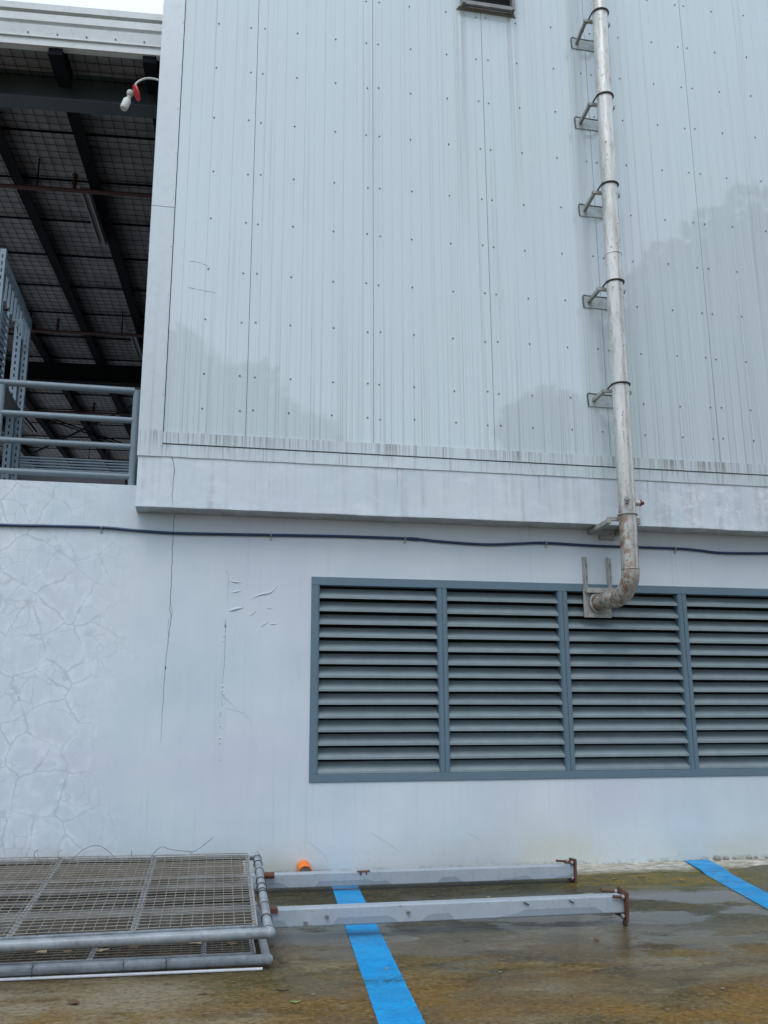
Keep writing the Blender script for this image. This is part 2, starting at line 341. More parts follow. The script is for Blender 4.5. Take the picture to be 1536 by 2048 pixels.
# ------------------------------------------------------------------ mesh builder
ORG = {}
class MB:
    def __init__(s): s.v = []; s.f = []; s.sm = []
    def add(s, vs, fs, smooth=False):
        o = len(s.v); s.v += [tuple(q) for q in vs]
        s.f += [tuple(i+o for i in q) for q in fs]; s.sm += [smooth]*len(fs); return s
    def box(s, x0, x1, y0, y1, z0, z1):
        return s.add([(x0,y0,z0),(x1,y0,z0),(x1,y1,z0),(x0,y1,z0),(x0,y0,z1),(x1,y0,z1),(x1,y1,z1),(x0,y1,z1)],
                     [(3,2,1,0),(4,5,6,7),(0,1,5,4),(1,2,6,5),(2,3,7,6),(3,0,4,7)])
    def bar(s, a, b, w, h, up=(0,0,1)):
        a = Vector(a); b = Vector(b); t = (b-a).normalized(); u = Vector(up)
        r = t.cross(u)
        if r.length < 1e-4: r = t.cross(Vector((1,0,0)))
        r.normalize(); u = r.cross(t).normalized()
        vs = []
        for q in (a, b):
            for i, j in ((-1,-1),(1,-1),(1,1),(-1,1)): vs.append(q + r*(i*w/2) + u*(j*h/2))
        return s.add(vs, [(3,2,1,0),(4,5,6,7),(0,1,5,4),(1,2,6,5),(2,3,7,6),(3,0,4,7)])
    def tube(s, pts, r, n=12, caps=True, closed=False):
        pts = [Vector(q) for q in pts]; k = len(pts)
        rr = r if isinstance(r, (list, tuple)) else [r]*k
        vs = []; prev = None
        for i, q in enumerate(pts):
            if closed: t = (pts[(i+1) % k]-pts[i-1]).normalized()
            else: t = (pts[min(i+1,k-1)]-pts[max(i-1,0)]).normalized()
            if prev is None:
                a = t.cross(Vector((0,0,1)))
                if a.length < .05: a = t.cross(Vector((1,0,0)))
            else: a = prev - t*prev.dot(t)
            a.normalize(); prev = a; b = t.cross(a)
            for j in range(n):
                an = 2*PI*j/n; vs.append(q + (a*math.cos(an)+b*math.sin(an))*rr[i])
        fs = []
        for i in range(k if closed else k-1):
            i2 = (i+1) % k
            for j in range(n): fs.append((i*n+j, i*n+(j+1) % n, i2*n+(j+1) % n, i2*n+j))
        s.add(vs, fs, True)
        if caps and not closed:
            s.add(vs[:n], [tuple(range(n))[::-1]]); s.add(vs[-n:], [tuple(range(n))])
        return s
    def ring(s, c, ax, R, r, n=20, m=6):
        c = Vector(c); ax = Vector(ax).normalized()
        a = ax.cross(Vector((0,0,1)))
        if a.length < .05: a = ax.cross(Vector((1,0,0)))
        a.normalize(); b = ax.cross(a)
        return s.tube([c+(a*math.cos(2*PI*i/n)+b*math.sin(2*PI*i/n))*R for i in range(n)], r, m, False, True)
    def prism(s, prof, x0, x1):                       # (y, z) outline swept along x
        n = len(prof)
        vs = [(x0, y, z) for y, z in prof]+[(x1, y, z) for y, z in prof]
        return s.add(vs, [(i, (i+1) % n, n+(i+1) % n, n+i) for i in range(n)]+[tuple(range(n))[::-1], tuple(range(n, 2*n))])
    def lump(s, c, rx, ry, rz, n=8, m=4, jit=.2):
        vs = []; fs = []
        for i in range(m+1):
            th = PI*i/m
            for j in range(n):
                ph = 2*PI*j/n; q = 1+random.uniform(-jit, jit)
                vs.append((c[0]+rx*q*math.sin(th)*math.cos(ph), c[1]+ry*q*math.sin(th)*math.sin(ph), c[2]+rz*math.cos(th)))
        for i in range(m):
            for j in range(n): fs.append((i*n+j, (i+1)*n+j, (i+1)*n+(j+1) % n, i*n+(j+1) % n))
        return s.add(vs, fs, True)
    def build(s, name, mat, parent=None, bevel=0, kind=None, label=None, xf=None):
        vs = [Vector(q) for q in s.v]
        if xf is not None: vs = [xf @ q for q in vs]
        lo = Vector([min(q[i] for q in vs) for i in range(3)]); hi = Vector([max(q[i] for q in vs) for i in range(3)])
        c = Vector(((lo.x+hi.x)/2, (lo.y+hi.y)/2, lo.z))
        me = bpy.data.meshes.new(name); me.from_pydata([q-c for q in vs], [], s.f); me.update()
        me.polygons.foreach_set('use_smooth', s.sm)
        me.materials.append(M[mat] if isinstance(mat, str) else mat)
        o = bpy.data.objects.new(name, me); COL.objects.link(o)
        place(o, c, parent)
        if bevel:
            b = o.modifiers.new('bevel', 'BEVEL'); b.width = bevel; b.segments = 2; b.limit_method = 'ANGLE'
        if kind: o['kind'] = kind
        if label: o['label'] = label
        return o
def place(o, c, parent):
    c = Vector(c); ORG[o] = c
    if parent is None: o.location = c
    else: o.parent = parent; o.location = c-ORG[parent]
def tag(o, label, cat, group=None):
    o['label'] = label; o['category'] = cat
    if group: o['group'] = group
    return o
def thing(name, loc, label, cat, group=None):
    o = bpy.data.objects.new(name, None); o.empty_display_size = .2; COL.objects.link(o); place(o, loc, None)
    return tag(o, label, cat, group)
def twin(o, c, parent):
    q = o.copy(); COL.objects.link(q); q.parent = None; place(q, c, parent); return q
def arc(pts, per=6):                                  # smooth curve through points
    P = [Vector(q) for q in pts]; P = [P[0]*2-P[1]]+P+[P[-1]*2-P[-2]]; out = []
    for i in range(1, len(P)-2):
        for j in range(per):
            t = j/per; a, b, c, d = P[i-1:i+3]
            out.append(.5*((2*b)+(c-a)*t+(2*a-5*b+4*c-d)*t*t+(3*b-a-3*c+d)*t**3))
    out.append(P[-2]); return out
def n1(x, y=0, z=0): return mnoise.noise(Vector((x, y, z)))

# ================================================================== SETTING
g = MB().add([(-250,-250,0),(250,-250,0),(250,250,0),(-250,250,0)], [(0,1,2,3)]).build('ground', 'ground'); g['kind'] = 'structure'

# pale cement skim along the foot of the wall, ragged front edge, right of the posts
mb = MB(); N = 90; x0, x1 = 3.75, 9.4
top = []; low = []
for i in range(N+1):
    x = x0+(x1-x0)*i/N
    yf = -.66-.16*n1(x*2.1)-.10*n1(x*7.3, 4)+(.22 if x > 5.9 else 0)*min(1, (x-5.9)*2)
    top += [(x, .02, .016+.008*n1(x*5)), (x, yf+.05, .010), (x, yf, .002)]
mb.add(top, [(i*3+j, i*3+j+1, i*3+j+4, i*3+j+3) for i in range(N) for j in range(2)], True)
o = mb.build('cement_strip', 'cement'); o['kind'] = 'structure'

def line(name, quad, lift=0):
    (a, b, c, d) = [Vector((x, y, .004)) for x, y in quad]; mb = MB(); n = 260; vs = []
    for i in range(n+1):
        t = (i/n)**1.5; l = a.lerp(d, t); r = b.lerp(c, t); e = (r-l).normalized()
        l.z = .004+lift*min(1, max(0, (l.y+.95)/.3)); r.z = .004+lift*min(1, max(0, (r.y+.95)/.3))
        vs += [l+e*(.003*n1(t*70, 1)+.005*n1(t*290, 3)), r+e*(.003*n1(t*70, 7)+.005*n1(t*290, 5))]
    mb.add(vs, [(2*i, 2*i+1, 2*i+3, 2*i+2) for i in range(n)])
    o = mb.build(name, 'stripe'); o['kind'] = 'structure'; return o
line('parking_line', [(1.468, -.03), (1.735, -.03), (1.08, -7.5), (.835, -7.5)])
line('parking_line', [(5.675, -.02), (5.985, -.02), (4.15, -6.6), (3.86, -6.9)], .022)

# ================================================================== WAREHOUSE
wh = thing('warehouse', (3.5, 0, 0), 'pale grey warehouse with rendered lower wall and tall metal panels above', 'building')
LX0, LX1, LZ0, LZ1 = 1.262, 7.52, .975, 3.262       # louvre opening
mb = MB()
mb.box(-7, -.745, 0, .22, -.3, 4.272)
mb.box(-.745, LX0, 0, .22, -.3, 4.10)
mb.box(LX0, LX1, 0, .22, -.3, LZ0); mb.box(LX0, LX1, 0, .22, LZ1, 4.10); mb.box(LX1, 11, 0, .22, -.3, 4.10)
lower = mb.build('lower_wall', 'wall', wh, label='pale blue grey rendered lower wall with crazing and a long crack')
# overhanging beam, its lower edge not quite straight
mb = MB(); N = 70; vs = []
for i in range(N+1):
    x = -.755+(11.755)*i/N
    dz = .010*n1(x*.8, 3)+.005*n1(x*3, 5) - .0; dy = .008*n1(x*1.1, 9)
    vs += [(x, .01, 3.955+dz*.4), (x, -.300+dy, 3.960+dz), (x, -.300+dy*.5, 4.25), (x, -.300, 4.60), (x, .01, 4.60)]
fs = [(i*5+j, (i+1)*5+j, (i+1)*5+(j+1) % 5, i*5+(j+1) % 5) for i in range(N) for j in range(5)]+[(0, 1, 2, 3, 4), tuple(N*5+j for j in (4, 3, 2, 1, 0))]
mb.add(vs, fs)
beam = mb.build('overhang_beam', 'beam', wh, label='rendered concrete beam overhanging the lower wall')
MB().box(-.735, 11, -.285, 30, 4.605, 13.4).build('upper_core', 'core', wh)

# cladding panels: shallow ribs pressed into each sheet, gap at each seam
def panel(xa, xb, z0=4.836, z1=13.5):
    mb = MB(); xs = [(xa+.0028, 0)]; nrib = max(1, round((xb-xa)/.1252)); st = (xb-xa)/nrib
    for i in range(1, nrib):
        x = xa+i*st; d = .0035 if i % 2 else .0025
        xs += [(x-.0055, 0), (x-.002, d), (x+.002, d), (x+.0055, 0)]
    xs.append((xb-.0028, 0))
    y = -.305; n = len(xs)
    vs = [(x, y+dp, z0) for x, dp in xs]+[(x, y+dp, z1) for x, dp in xs]
    fs = [(i, i+1, n+i+1, n+i) for i in range(n-1)]
    mb.add(vs, fs)
    for x, s in ((xs[0][0], 0), (xs[-1][0], 1)):
        mb.add([(x, y, z0), (x, -.287, z0), (x, -.287, z1), (x, y, z1)], [(0, 1, 2, 3)])
    mb.add([(xa+.004, y, z0), (xb-.004, y, z0), (xb-.004, -.287, z0), (xa+.004, -.287, z0)], [(0, 1, 2, 3)])
    return mb.build('wall_panel', 'panel', wh)
SEAM = [-.492]+[.43+1.502*i for i in range(7)]
ROWS = [5.15, 5.57, 6.252, 6.888, 7.558, 8.222, 8.97, 9.675, 10.34, 11.0, 11.7, 12.4, 13.1]
def screw(mb, x, z, s=1):
    y = -.306; n = 8
    for R0, R1, ya, yb in ((.011, .011, y, y-.002), (.0075, .0065, y-.002, y-.008)):
        v = [(x+R0*s*math.cos(2*PI*j/n), ya, z+R0*s*math.sin(2*PI*j/n)) for j in range(n)]+[(x+R1*s*math.cos(2*PI*j/n), yb, z+R1*s*math.sin(2*PI*j/n)) for j in range(n)]
        mb.add(v, [(j, (j+1) % n, n+(j+1) % n, n+j) for j in range(n)]+[tuple(range(n, 2*n))])
M['screw'] = painted('screw_head', (.14, .145, .15), .5, .3, 0, sc=20)
for i in range(len(SEAM)-1):
    a, b = SEAM[i], SEAM[i+1]; pn = panel(a, b); mb = MB()
    if i == 0: cols = [b-.5, b-.078]
    else: cols = [a+.078, a+.5, a+1.01, b-.078]
    for z in ROWS:
        for x in cols: screw(mb, x+random.uniform(-.012, .012), z+random.uniform(-.014, .014)-.012*(x-1)*.0)
    mb.build('screws', 'screw', pn, kind='stuff')
    if i < len(SEAM)-2: pass
# corner flashing in two lengths
for z0, z1 in ((4.542, 7.655), (7.662, 13.5)):
    cf = MB().box(-.768, -.499, -.316, -.287, z0, z1).box(-.768, -.752, -.2865, .6, z0, z1).build('corner_flashing', 'flash', wh)
    mb = MB()
    z = z0+.12
    while z < z1:
        screw(mb, -.515, z, .55); z += .62
    for q in mb.v: pass
    mb.v = [(x, y-.011, z) for x, y, z in mb.v]
    mb.build('rivets', 'flash', cf, kind='stuff')
# base flashing: two lapped courses, each in lengths
for (xa, xb) in ((-.497, -.325), (-.321, 2.78), (2.784, 6.02), (6.024, 9.4)):
    MB().box(xa, xb, -.318, -.288, 4.700, 4.834).build('drip_flashing', 'flash', wh)
for (xa, xb) in ((-.497, -.29), (-.288, 2.79), (2.792, 6.2), (6.202, 9.4)):
    mb = MB(); n = max(2, int((xb-xa)/.12)); vs = []
    for i in range(n+1):
        x = xa+(xb-xa)*i/n
        vs += [(x, -.311-.004*max(0, n1(x*2, 8)), 4.545+.006*n1(x*4)), (x, -.309, 4.688), (x, -.289, 4.688), (x, -.289, 4.56)]
    mb.add(vs, [(i*4+j, (i+1)*4+j, (i+1)*4+(j+1) % 4, i*4+(j+1) % 4) for i in range(n) for j in range(4)])
    mb.build('apron_flashing', 'flash', wh)

# cracks: thin open joints in the render
def ribbon(name, pts, wd, parent, mat='crackfill', jag=.008, seg=.03, axisY=-.0015):
    P = [Vector(q) for q in pts]; line = []
    for a, b in zip(P[:-1], P[1:]):
        k = max(1, int((b-a).length/seg))
        for i in range(k): line.append(a.lerp(b, i/k))
    line.append(P[-1]); vs = []; L = len(line)
    for i, q in enumerate(line):
        h = q.z*13+q.x*5
        q = q+Vector((jag*(n1(h, 2)+.6*n1(h*2.7, 5)), axisY, 0 if abs(line[0].z-line[-1].z) > abs(line[0].x-line[-1].x) else jag*n1(h, 3)))
        t = (line[min(i+1, L-1)]-line[max(i-1, 0)]).normalized(); s = Vector((t.z, 0, -t.x))
        ww = wd*(.35+.65*min(1, (L-1-i)/(L*.5)))*(.6+.6*abs(n1(h*1.9, 9)))
        vs += [q-s*ww/2, q+s*ww/2]
    return MB().add(vs, [(2*i, 2*i+1, 2*i+3, 2*i+2) for i in range(L-1)]).build(name, mat, parent)
ribbon('crack', [(-.384, -.304, 4.543), (-.350, -.304, 4.40), (-.358, -.304, 4.277), (-.362, -.304, 4.12), (-.352, -.304, 3.968)], .007, beam, axisY=-.006)
ribbon('crack', [(-.338, 0, 3.95), (-.342, 0, 3.6), (-.336, 0, 3.2), (-.338, 0, 2.88), (-.318, 0, 2.76), (-.34, 0, 2.52), (-.358, 0, 2.19), (-.363, 0, 1.75), (-.368, 0, 1.42)], .0075, lower)
ribbon('crack', [(-.334, 0, 2.93), (-.305, 0, 2.83), (-.318, 0, 2.79), (-.345, 0, 2.74), (-.348, 0, 2.64), (-.338, 0, 2.55)], .006, lower, 'hairline', jag=.004)
ribbon('crack', [(.26, 0, 3.32), (.30, 0, 3.27), (.295, 0, 2.9)], .004, lower, 'hairline', jag=.002)
ribbon('crack', [(.285, 0, 2.75), (.285, 0, 2.3), (.265, 0, 1.85), (.285, 0, 1.78)], .006, lower, 'hairline', jag=.010)
ribbon('crack', [(.285, 0, 1.90), (.40, 0, 1.80), (.44, 0, 1.75)], .005, lower, 'hairline')
ribbon('crack', [(.33, 0, 1.77), (.52, 0, 1.72), (.62, 0, 1.60)], .004, lower, 'hairline')
ribbon('crack', [(1.95, 0, .42), (2.15, 0, .30), (2.3, 0, .20)], .004, lower, 'hairline')
ribbon('crack', [(1.25, 0, .35), (1.42, 0, .22), (1.48, 0, .12)], .004, lower, 'hairline')
ribbon('crack', [(3.05, 0, .40), (3.2, 0, .32), (3.26, 0, .2)], .003, lower, 'hairline')
# blistered and wrinkled paint
mb = MB()
def ridge(pts, r):
    P = arc(pts, 5); n = len(P)
    mb.tube([Vector((q.x, -.001, q.z)) for q in P], [max(.001, r*math.sin(PI*(i+.4)/(n-.2))) for i in range(n)], 8, False)
for pts, r in (([(.315, 0, 3.20), (.37, 0, 3.185), (.45, 0, 3.178)], .010), ([(.33, 0, 3.055), (.39, 0, 3.075), (.45, 0, 3.08)], .008),
               ([(.31, 0, 2.85), (.39, 0, 2.875), (.48, 0, 2.895)], .014), ([(.56, 0, 2.99), (.66, 0, 3.045), (.78, 0, 3.075), (.86, 0, 3.16)], .010),
               ([(.55, 0, 2.80), (.62, 0, 2.86)], .006), ([(.68, 0, 2.68), (.76, 0, 2.74)], .006), ([(.78, 0, 2.71), (.86, 0, 2.715)], .006), ([(.74, 0, 2.89), (.80, 0, 2.895)], .004)):
    ridge(pts, r)
for z in (2.72, 2.62, 2.56, 2.5, 2.0, 1.97, 1.93, 1.84, 1.74, 1.71, 1.58, 1.57, 1.47, 1.40, 1.22):
    mb.lump((.275+random.uniform(-.015, .015), -.001, z+random.uniform(-.02, .02)), random.uniform(.005, .012), .006, random.uniform(.007, .016), 8, 4, .4)
mb.build('paint_blisters', 'wall', lower, kind='stuff')
MB().lump((.283, -.002, 2.68), .010, .004, .016, 8, 4, .4).build('chipped_hole', 'stone', lower)
MB().lump((-.352, -.002, 2.21), .008, .003, .016, 8, 4, .3).build('chipped_hole', 'crackfill', lower)
# dents scratched into the left sheet
mb = MB()
for pts, r in (([(-.30, -.306, 6.98), (-.18, -.306, 6.975), (-.04, -.306, 6.92)], .004), ([(-.30, -.306, 6.64), (-.15, -.306, 6.62), (.02, -.306, 6.60)], .004), ([(3.55, -.306, 6.70), (3.58, -.306, 6.85), (3.6, -.306, 6.98)], .004)):
    P = arc(pts, 6); mb.tube(P, [max(.001, r*abs(math.sin(i*.9))) for i in range(len(P))], 6, False)
mb.build('dents', 'panel', wh, kind='stuff')

# ================================================================== LOUVRE
lv = thing('louver_window', (4.4, 0, LZ0), 'long blue grey metal louvre window in four bays in the rendered wall', 'louvre')
YF = -.014
mb = MB().box(LX0-.01, LX1, YF, .10, LZ1-.088, LZ1+.008)
mb.build('head_rail', 'louver', lv, .004)
MB().box(LX0-.01, LX1, YF, .10, LZ0-.008, LZ0+.078).build('sill_rail', 'louver', lv, .004)
MB().box(LX0-.01, LX0+.074, YF+.002, .10, LZ0+.079, LZ1-.089).build('jamb', 'louver', lv, .004)
MB().box(LX1-.08, LX1, YF+.002, .10, LZ0+.079, LZ1-.089).build('jamb', 'louver', lv, .004)
BAYS = [(LX0+.074, 2.763), (2.861, 4.283), (4.381, 5.870), (5.968, 7.44)]
for i in range(3):
    a = BAYS[i][1]; b = BAYS[i+1][0]; mid = (a+b)/2
    mb = MB().box(a, mid-.006, YF+.002, .10, LZ0+.079, LZ1-.089).box(mid+.006, b, YF+.002, .10, LZ0+.079, LZ1-.089).box(mid-.006, mid+.006, YF+.010, .09, LZ0+.079, LZ1-.089)
    mb.build('mullion', 'louver', lv, .002)
MB().box(LX0-.02, LX1+.02, .19, .21, LZ0-.02, LZ1+.02).build('dark_backing', 'black', lv)
zb0, zb1 = LZ0+.080, LZ1-.090; NB = 14; pit = (zb1-zb0)/NB
for i, (a, b) in enumerate(BAYS):
    # slim inner trim that frames the bay
    fr = MB().box(a, a+.012, YF+.012, .10, zb0, zb1).box(b-.012, b, YF+.012, .10, zb0, zb1).build('bay_trim', 'louver', lv)
    first = None
    for j in range(NB):
        z = zb0+j*pit
        if first is None:
            t = .003
            prof = [(.004, z+.002), (.004, z+.024), (.014, z+.031), (.060, z+.064), (.122, z+.128), (.120, z+.131), (.058, z+.068), (.012, z+.035), (.0, z+.027), (.0, z+.002)]
            first = MB().prism(prof, a+.013, b-.013).build('blade', 'blade', fr); zc = ORG[first]
        else:
            q = twin(first, zc+Vector((0, 0, j*pit)), fr)
            q.rotation_euler = (random.uniform(-.045, .045), random.uniform(-.0022, .0022), 0)

# ================================================================== DRAIN PIPE
PXB, PXT, PYY = 4.888, 4.978, -.74
def pax(z): return PXB+(PXT-PXB)*(z-3.33)/(11.3-3.33)
dp = thing('drain_pipe', (4.89, -.74, 2.9), 'weathered pale vertical drain pipe with elbow entering the louvre', 'pipe')
R = .103
pp = MB().tube([(pax(z), PYY, z) for z in (3.335, 4.2, 5.2, 6.2, 7.35)], R, 28).build('pipe_length', 'pipe', dp)
MB().tube([(pax(z), PYY, z) for z in (7.352, 8.4, 9.6, 10.8, 12.5)], R*.985, 28).build('pipe_length', 'pipe', dp)
E0 = Vector((PXB, PYY, 3.333)); E2 = Vector((4.835, -.43, 3.035)); E1 = Vector((PXB, PYY, 3.035))
elb = [E0]
for i in range(1, 13):
    t = i/12; an = t*PI/2
    elb.append(E0+(E2-E1)*(1-math.cos(an))+Vector((0, 0, -1))*(3.333-3.035)*math.sin(an))
end = Vector((4.768, -.052, 3.032))
MB().tube(elb, R*1.012, 28).build('elbow', 'pipe', dp)
MB().tube([elb[-1], elb[-1].lerp(end, .5), end], R*.99, 28).build('outlet_stub', 'pipe', dp)
def weld(c, ax, Rr, r=.007): return MB().ring(c, ax, Rr, r, 32, 6).build('weld_seam', 'pipe', dp)
weld((pax(7.352), PYY, 7.352), (0, 0, 1), R); weld((PXB, PYY, 3.335), (0, 0, 1), R)
weld(elb[-1], (E2-E1).normalized(), R); 
MB().ring(end-(end-elb[-1]).normalized()*.02, (end-elb[-1]), R+.012, .014, 32, 8).build('flange_collar', 'bracket', dp)
# threaded plugs
for (dx, dy, nm) in ((-.42, -.9, 'bolt'), (.97, -.12, 'rust')):
    d = Vector((dx, dy, 0)).normalized(); c0 = Vector((pax(4.132), PYY, 4.132))
    pl = MB().tube([c0+d*.08, c0+d*.155], .034, 14).build('threaded_plug', 'pipe', dp)
    MB().tube([c0+d*.156, c0+d*.172], .042, 6).tube([c0+d*.172, c0+d*.205], .022, 4).build('plug_head', nm, pl)
# flange plate with hanger straps
fpz = 3.02
hp = MB().box(4.588, 4.940, -.052, -.030, 2.852, 3.200).build('flange_plate', 'bracket', dp, .004)
for x in (4.640, 4.957):
    hs = MB().box(x-.030, x+.030, -.017, -.004, 3.205, 3.602).box(x-.030, x-.021, -.075, -.0175, 3.14, 3.602).build('hanger_strap', 'bracket', dp)
    for z in (3.36, 3.52):
        MB().tube([(x+.008, -.017, z), (x+.008, -.040, z)], .016, 6).build('strap_bolt', 'bolt', hs)
MB().box(4.610, 4.985, -.110, -.055, 3.150, 3.165).box(4.610, 4.985, -.110, -.1045, 3.1655, 3.21).build('cross_angle', 'bracket', dp)
# brackets up the wall
ORD = ['topmost', 'second from the top', 'third from the top', 'fourth from the top', 'fifth from the top']
for i, (zc, zp) in enumerate(((10.94, 10.79), (9.644, 9.53), (8.335, 8.21), (6.971, 6.895), (5.613, 5.55))):
    ax = pax(zc)
    br = thing('pipe_bracket', (ax, -.305, zp-.1), 'steel wall bracket with U-bolt round the drain pipe, '+ORD[i], 'bracket', 'brackets holding the drain pipe to the panels')
    xl, xr = ax-.235, ax+.245; zt = zc-.05
    mb = MB().box(xl, xr, -.317, -.307, zp-.075, zp+.085)
    pl = mb.build('wall_plate', 'plate', br)
    mb = MB(); pts = [(xl, zp-.07), (xl-.004, zp+.085), (xl+.06, zp+.092), (xl+.2, zp+.088), (xr, zp+.086)]
    mb.tube(arc([(x, -.314, z+.006*n1(x*30, i)) for x, z in pts], 6), .010, 6)
    M.setdefault('sealant', painted('old_sealant', (.13, .135, .13), .7, .4, 0, sc=25, dirtamt=.6))
    mb.build('sealant_bead', 'sealant', pl)
    za = zp+.01
    for x in (ax-.165, ax+.165):
        MB().bar((x, -.3175, za), (x, -.655, zt), .042, .042).build('arm', 'bracket', br)
    MB().bar((ax-.190, -.632, zt+.004), (ax+.190, -.632, zt+.004), .040, .036).build('cross_channel', 'bracket', br)
    mb = MB(); n = 22; pts = [(ax-.125, -.605, zc-.03)]
    for j in range(n+1):
        an = PI*j/n; pts.append((ax-.113*math.cos(an), PYY-.113*math.sin(an)*1.0, zc+.0))
    pts.append((ax+.125, -.605, zc-.03))
    mb.tube(pts, .0105, 8); mb.tube([(ax-.125, -.62, zc-.035), (ax-.125, -.585, zc-.035)], .017, 6)
    mb.build('u_bolt', 'ubolt', br)
br = thing('pipe_bracket', (4.7, -.2, 3.88), 'steel bracket under the overhanging beam holding the drain pipe', 'bracket', 'brackets holding the drain pipe to the panels')
for x in (4.70, 5.07):
    MB().bar((x+.02, -.02, 3.915), (x, -.655, 3.925), .055, .05).build('arm', 'bracket', br)
MB().bar((4.69, -.628, 3.955), (5.10, -.628, 3.955), .045, .04).build('cross_channel', 'bracket', br)
MB().ring((pax(3.965), PYY, 3.985), (0, 0, 1), .112, .009, 28, 8).build('u_bolt', 'bracket', br)
MB().box(4.85, 5.05, -.045, -.002, 3.83, 3.885).build('wall_angle', 'bracket', br)

# ================================================================== HOOD VENT
vn = thing('vent_hood', (3.51, -.31, 11.07), 'grey metal hood vent with dark opening at the top of the panels', 'vent')
mb = MB()
mb.add([(3.085, -.311, 11.07), (3.935, -.311, 11.07), (3.90, -.345, 11.105), (3.12, -.345, 11.105), (3.085, -.306, 11.075), (3.935, -.306, 11.075), (3.90, -.340, 11.115), (3.12, -.340, 11.115)],
       [(0, 1, 2, 3), (7, 6, 5, 4), (0, 4, 5, 1), (1, 5, 6, 2), (2, 6, 7, 3), (3, 7, 4, 0)])
mb.build('sill_skirt', 'vent', vn)
MB().box(3.145, 3.185, -.43, -.306, 11.10, 12.1).build('side_cheek', 'vent', vn)
MB().box(3.85, 3.89, -.43, -.306, 11.10, 12.1).build('side_cheek', 'vent', vn)
MB().box(3.145, 3.89, -.45, -.306, 12.101, 12.13).build('hood_top', 'vent', vn)
MB().box(3.186, 3.849, -.428, -.395, 11.085, 11.14).build('front_frame', 'vent', vn)
MB().box(3.186, 3.849, -.325, -.310, 11.11, 12.10).build('dark_opening', 'black', vn)
for z in (11.36, 11.56, 11.76): MB().bar((3.186, -.37, z), (3.849, -.37, z), .10, .006, (0, .6, .8)).build('vent_blade', 'vent', vn)

# ================================================================== CABLE
cb = thing('wall_cable', (2.4, -.02, 3.70), 'dark blue cable sagging along the rendered wall below the beam', 'cable')
CP = [(-4.2, 3.75), (-2.204, 3.749), (-1.7, 3.757), (-1.129, 3.761), (-.75, 3.74), (-.348, 3.726), (.2, 3.733), (.769, 3.743), (1.64, 3.757), (2.365, 3.758), (2.56, 3.752), (2.797, 3.736), (3.361, 3.719), (3.8, 3.745), (4.145, 3.764), (4.856, 3.750), (5.871, 3.752), (6.2, 3.738), (6.494, 3.716), (7.0, 3.725), (7.4, 3.735), (9.5, 3.75)]
MB().tube(arc([(x, -.022, z) for x, z in CP], 6), .0165, 10).build('cable_sheath', 'cable', cb)
MB().tube([(2.41, -.022, 3.758), (2.53, -.022, 3.754)], .0205, 10).build('cable_joint', 'cable', cb)
for x, z in ((-1.129, 3.761), (.769, 3.743), (2.365, 3.758), (4.145, 3.764), (5.871, 3.752)):
    MB().ring((x, -.022, z), (1, 0, 0), .021, .006, 14, 6).box(x-.012, x+.012, -.010, -.0005, z-.062, z-.016).tube([(x, -.010, z-.042), (x, -.022, z-.042)], .009, 6).build('cable_clip', 'clip', cb)

# ================================================================== OPEN SHED on the upper deck
SR = math.radians(3.9); SO = Vector((-.80, .04, 0))
XF = Matrix.Translation(SO) @ Matrix.Rotation(-SR, 4, 'Z')      # shed frame: u right, v into the building
def sp(u, v, z): return XF @ Vector((u, v, z))
sh = thing('open_shed', sp(-4, 8, 4.0), 'open roofed deck with dark steel roof beside the warehouse', 'building')
dk = MB().box(-30, -.745, .22, 48, 3.75, 4.0).build('deck_floor', 'deck'); dk['kind'] = 'structure'  # deck out of view, stretched far left to bounce light onto the ceiling
CZ = 10.14
MB().box(-9, .25, -.02, 24.0, CZ, CZ+.06).build('roof_sheet', 'ceil', sh, xf=XF)
# fascia with horizontal ribs
prof = [(.0, 10.00), (-.03, 10.00), (-.03, 10.10), (-.055, 10.105), (-.055, 10.125), (-.035, 10.13), (-.05, 10.285), (-.02, 10.30), (-.02, 10.325), (-.055, 10.34), (-.055, 10.445), (-.025, 10.46), (-.025, 10.48), (-.07, 10.49), (-.07, 10.585), (.0, 10.585)]
fa = MB().prism(prof, -12, .02).build('roof_fascia', 'fascia', sh, xf=XF)
mb = MB()
for i in range(24):
    c = sp(-.2-i*.36, -.05, 10.115+.05); mb.lump((c.x, c.y, c.z), .012, .012, .012, 6, 3, 0)
mb.build('rivets', 'vent', fa, kind='stuff')
MB().box(-12, .02, .0, .07, 9.995, 10.02).build('fascia_soffit', 'fascia', sh, xf=XF)
# transverse beams
def ibeam(v, zt, h, w, name, mat):
    return MB().box(-12, .3, v-w/2, v+w/2, zt-.02, zt-.002).box(-12, .3, v-.008, v+.008, zt-h+.02, zt-.0205).box(-12, .3, v-w/2, v+w/2, zt-h, zt-h+.0195).build(name, mat, sh, xf=XF)
ibeam(.78, CZ, .40, .26, 'roof_beam', 'steel')
ibeam(10.6, 9.90, .44, .26, 'roof_beam', 'purlin'); ibeam(23.8, 9.9, .44, .26, 'roof_beam', 'purlin')
# purlins running into the depth
first = None
for i in range(9):
    u = -.13-1.17*i
    if first is None:
        first = MB().box(-.085, .085, .93, 23.9, 9.905, 9.92).box(-.085, -.073, .93, 23.9, 9.9205, CZ-.002).box(-.085, .085, -.0, .63, 9.905, CZ-.002).build('purlin', 'purlin', sh, xf=XF @ Matrix.Translation((u, 0, 0)))
        u0 = u; c0 = ORG[first]
    else:
        d = XF.to_3x3() @ Vector((u-u0, 0, 0)); twin(first, c0+d, sh)
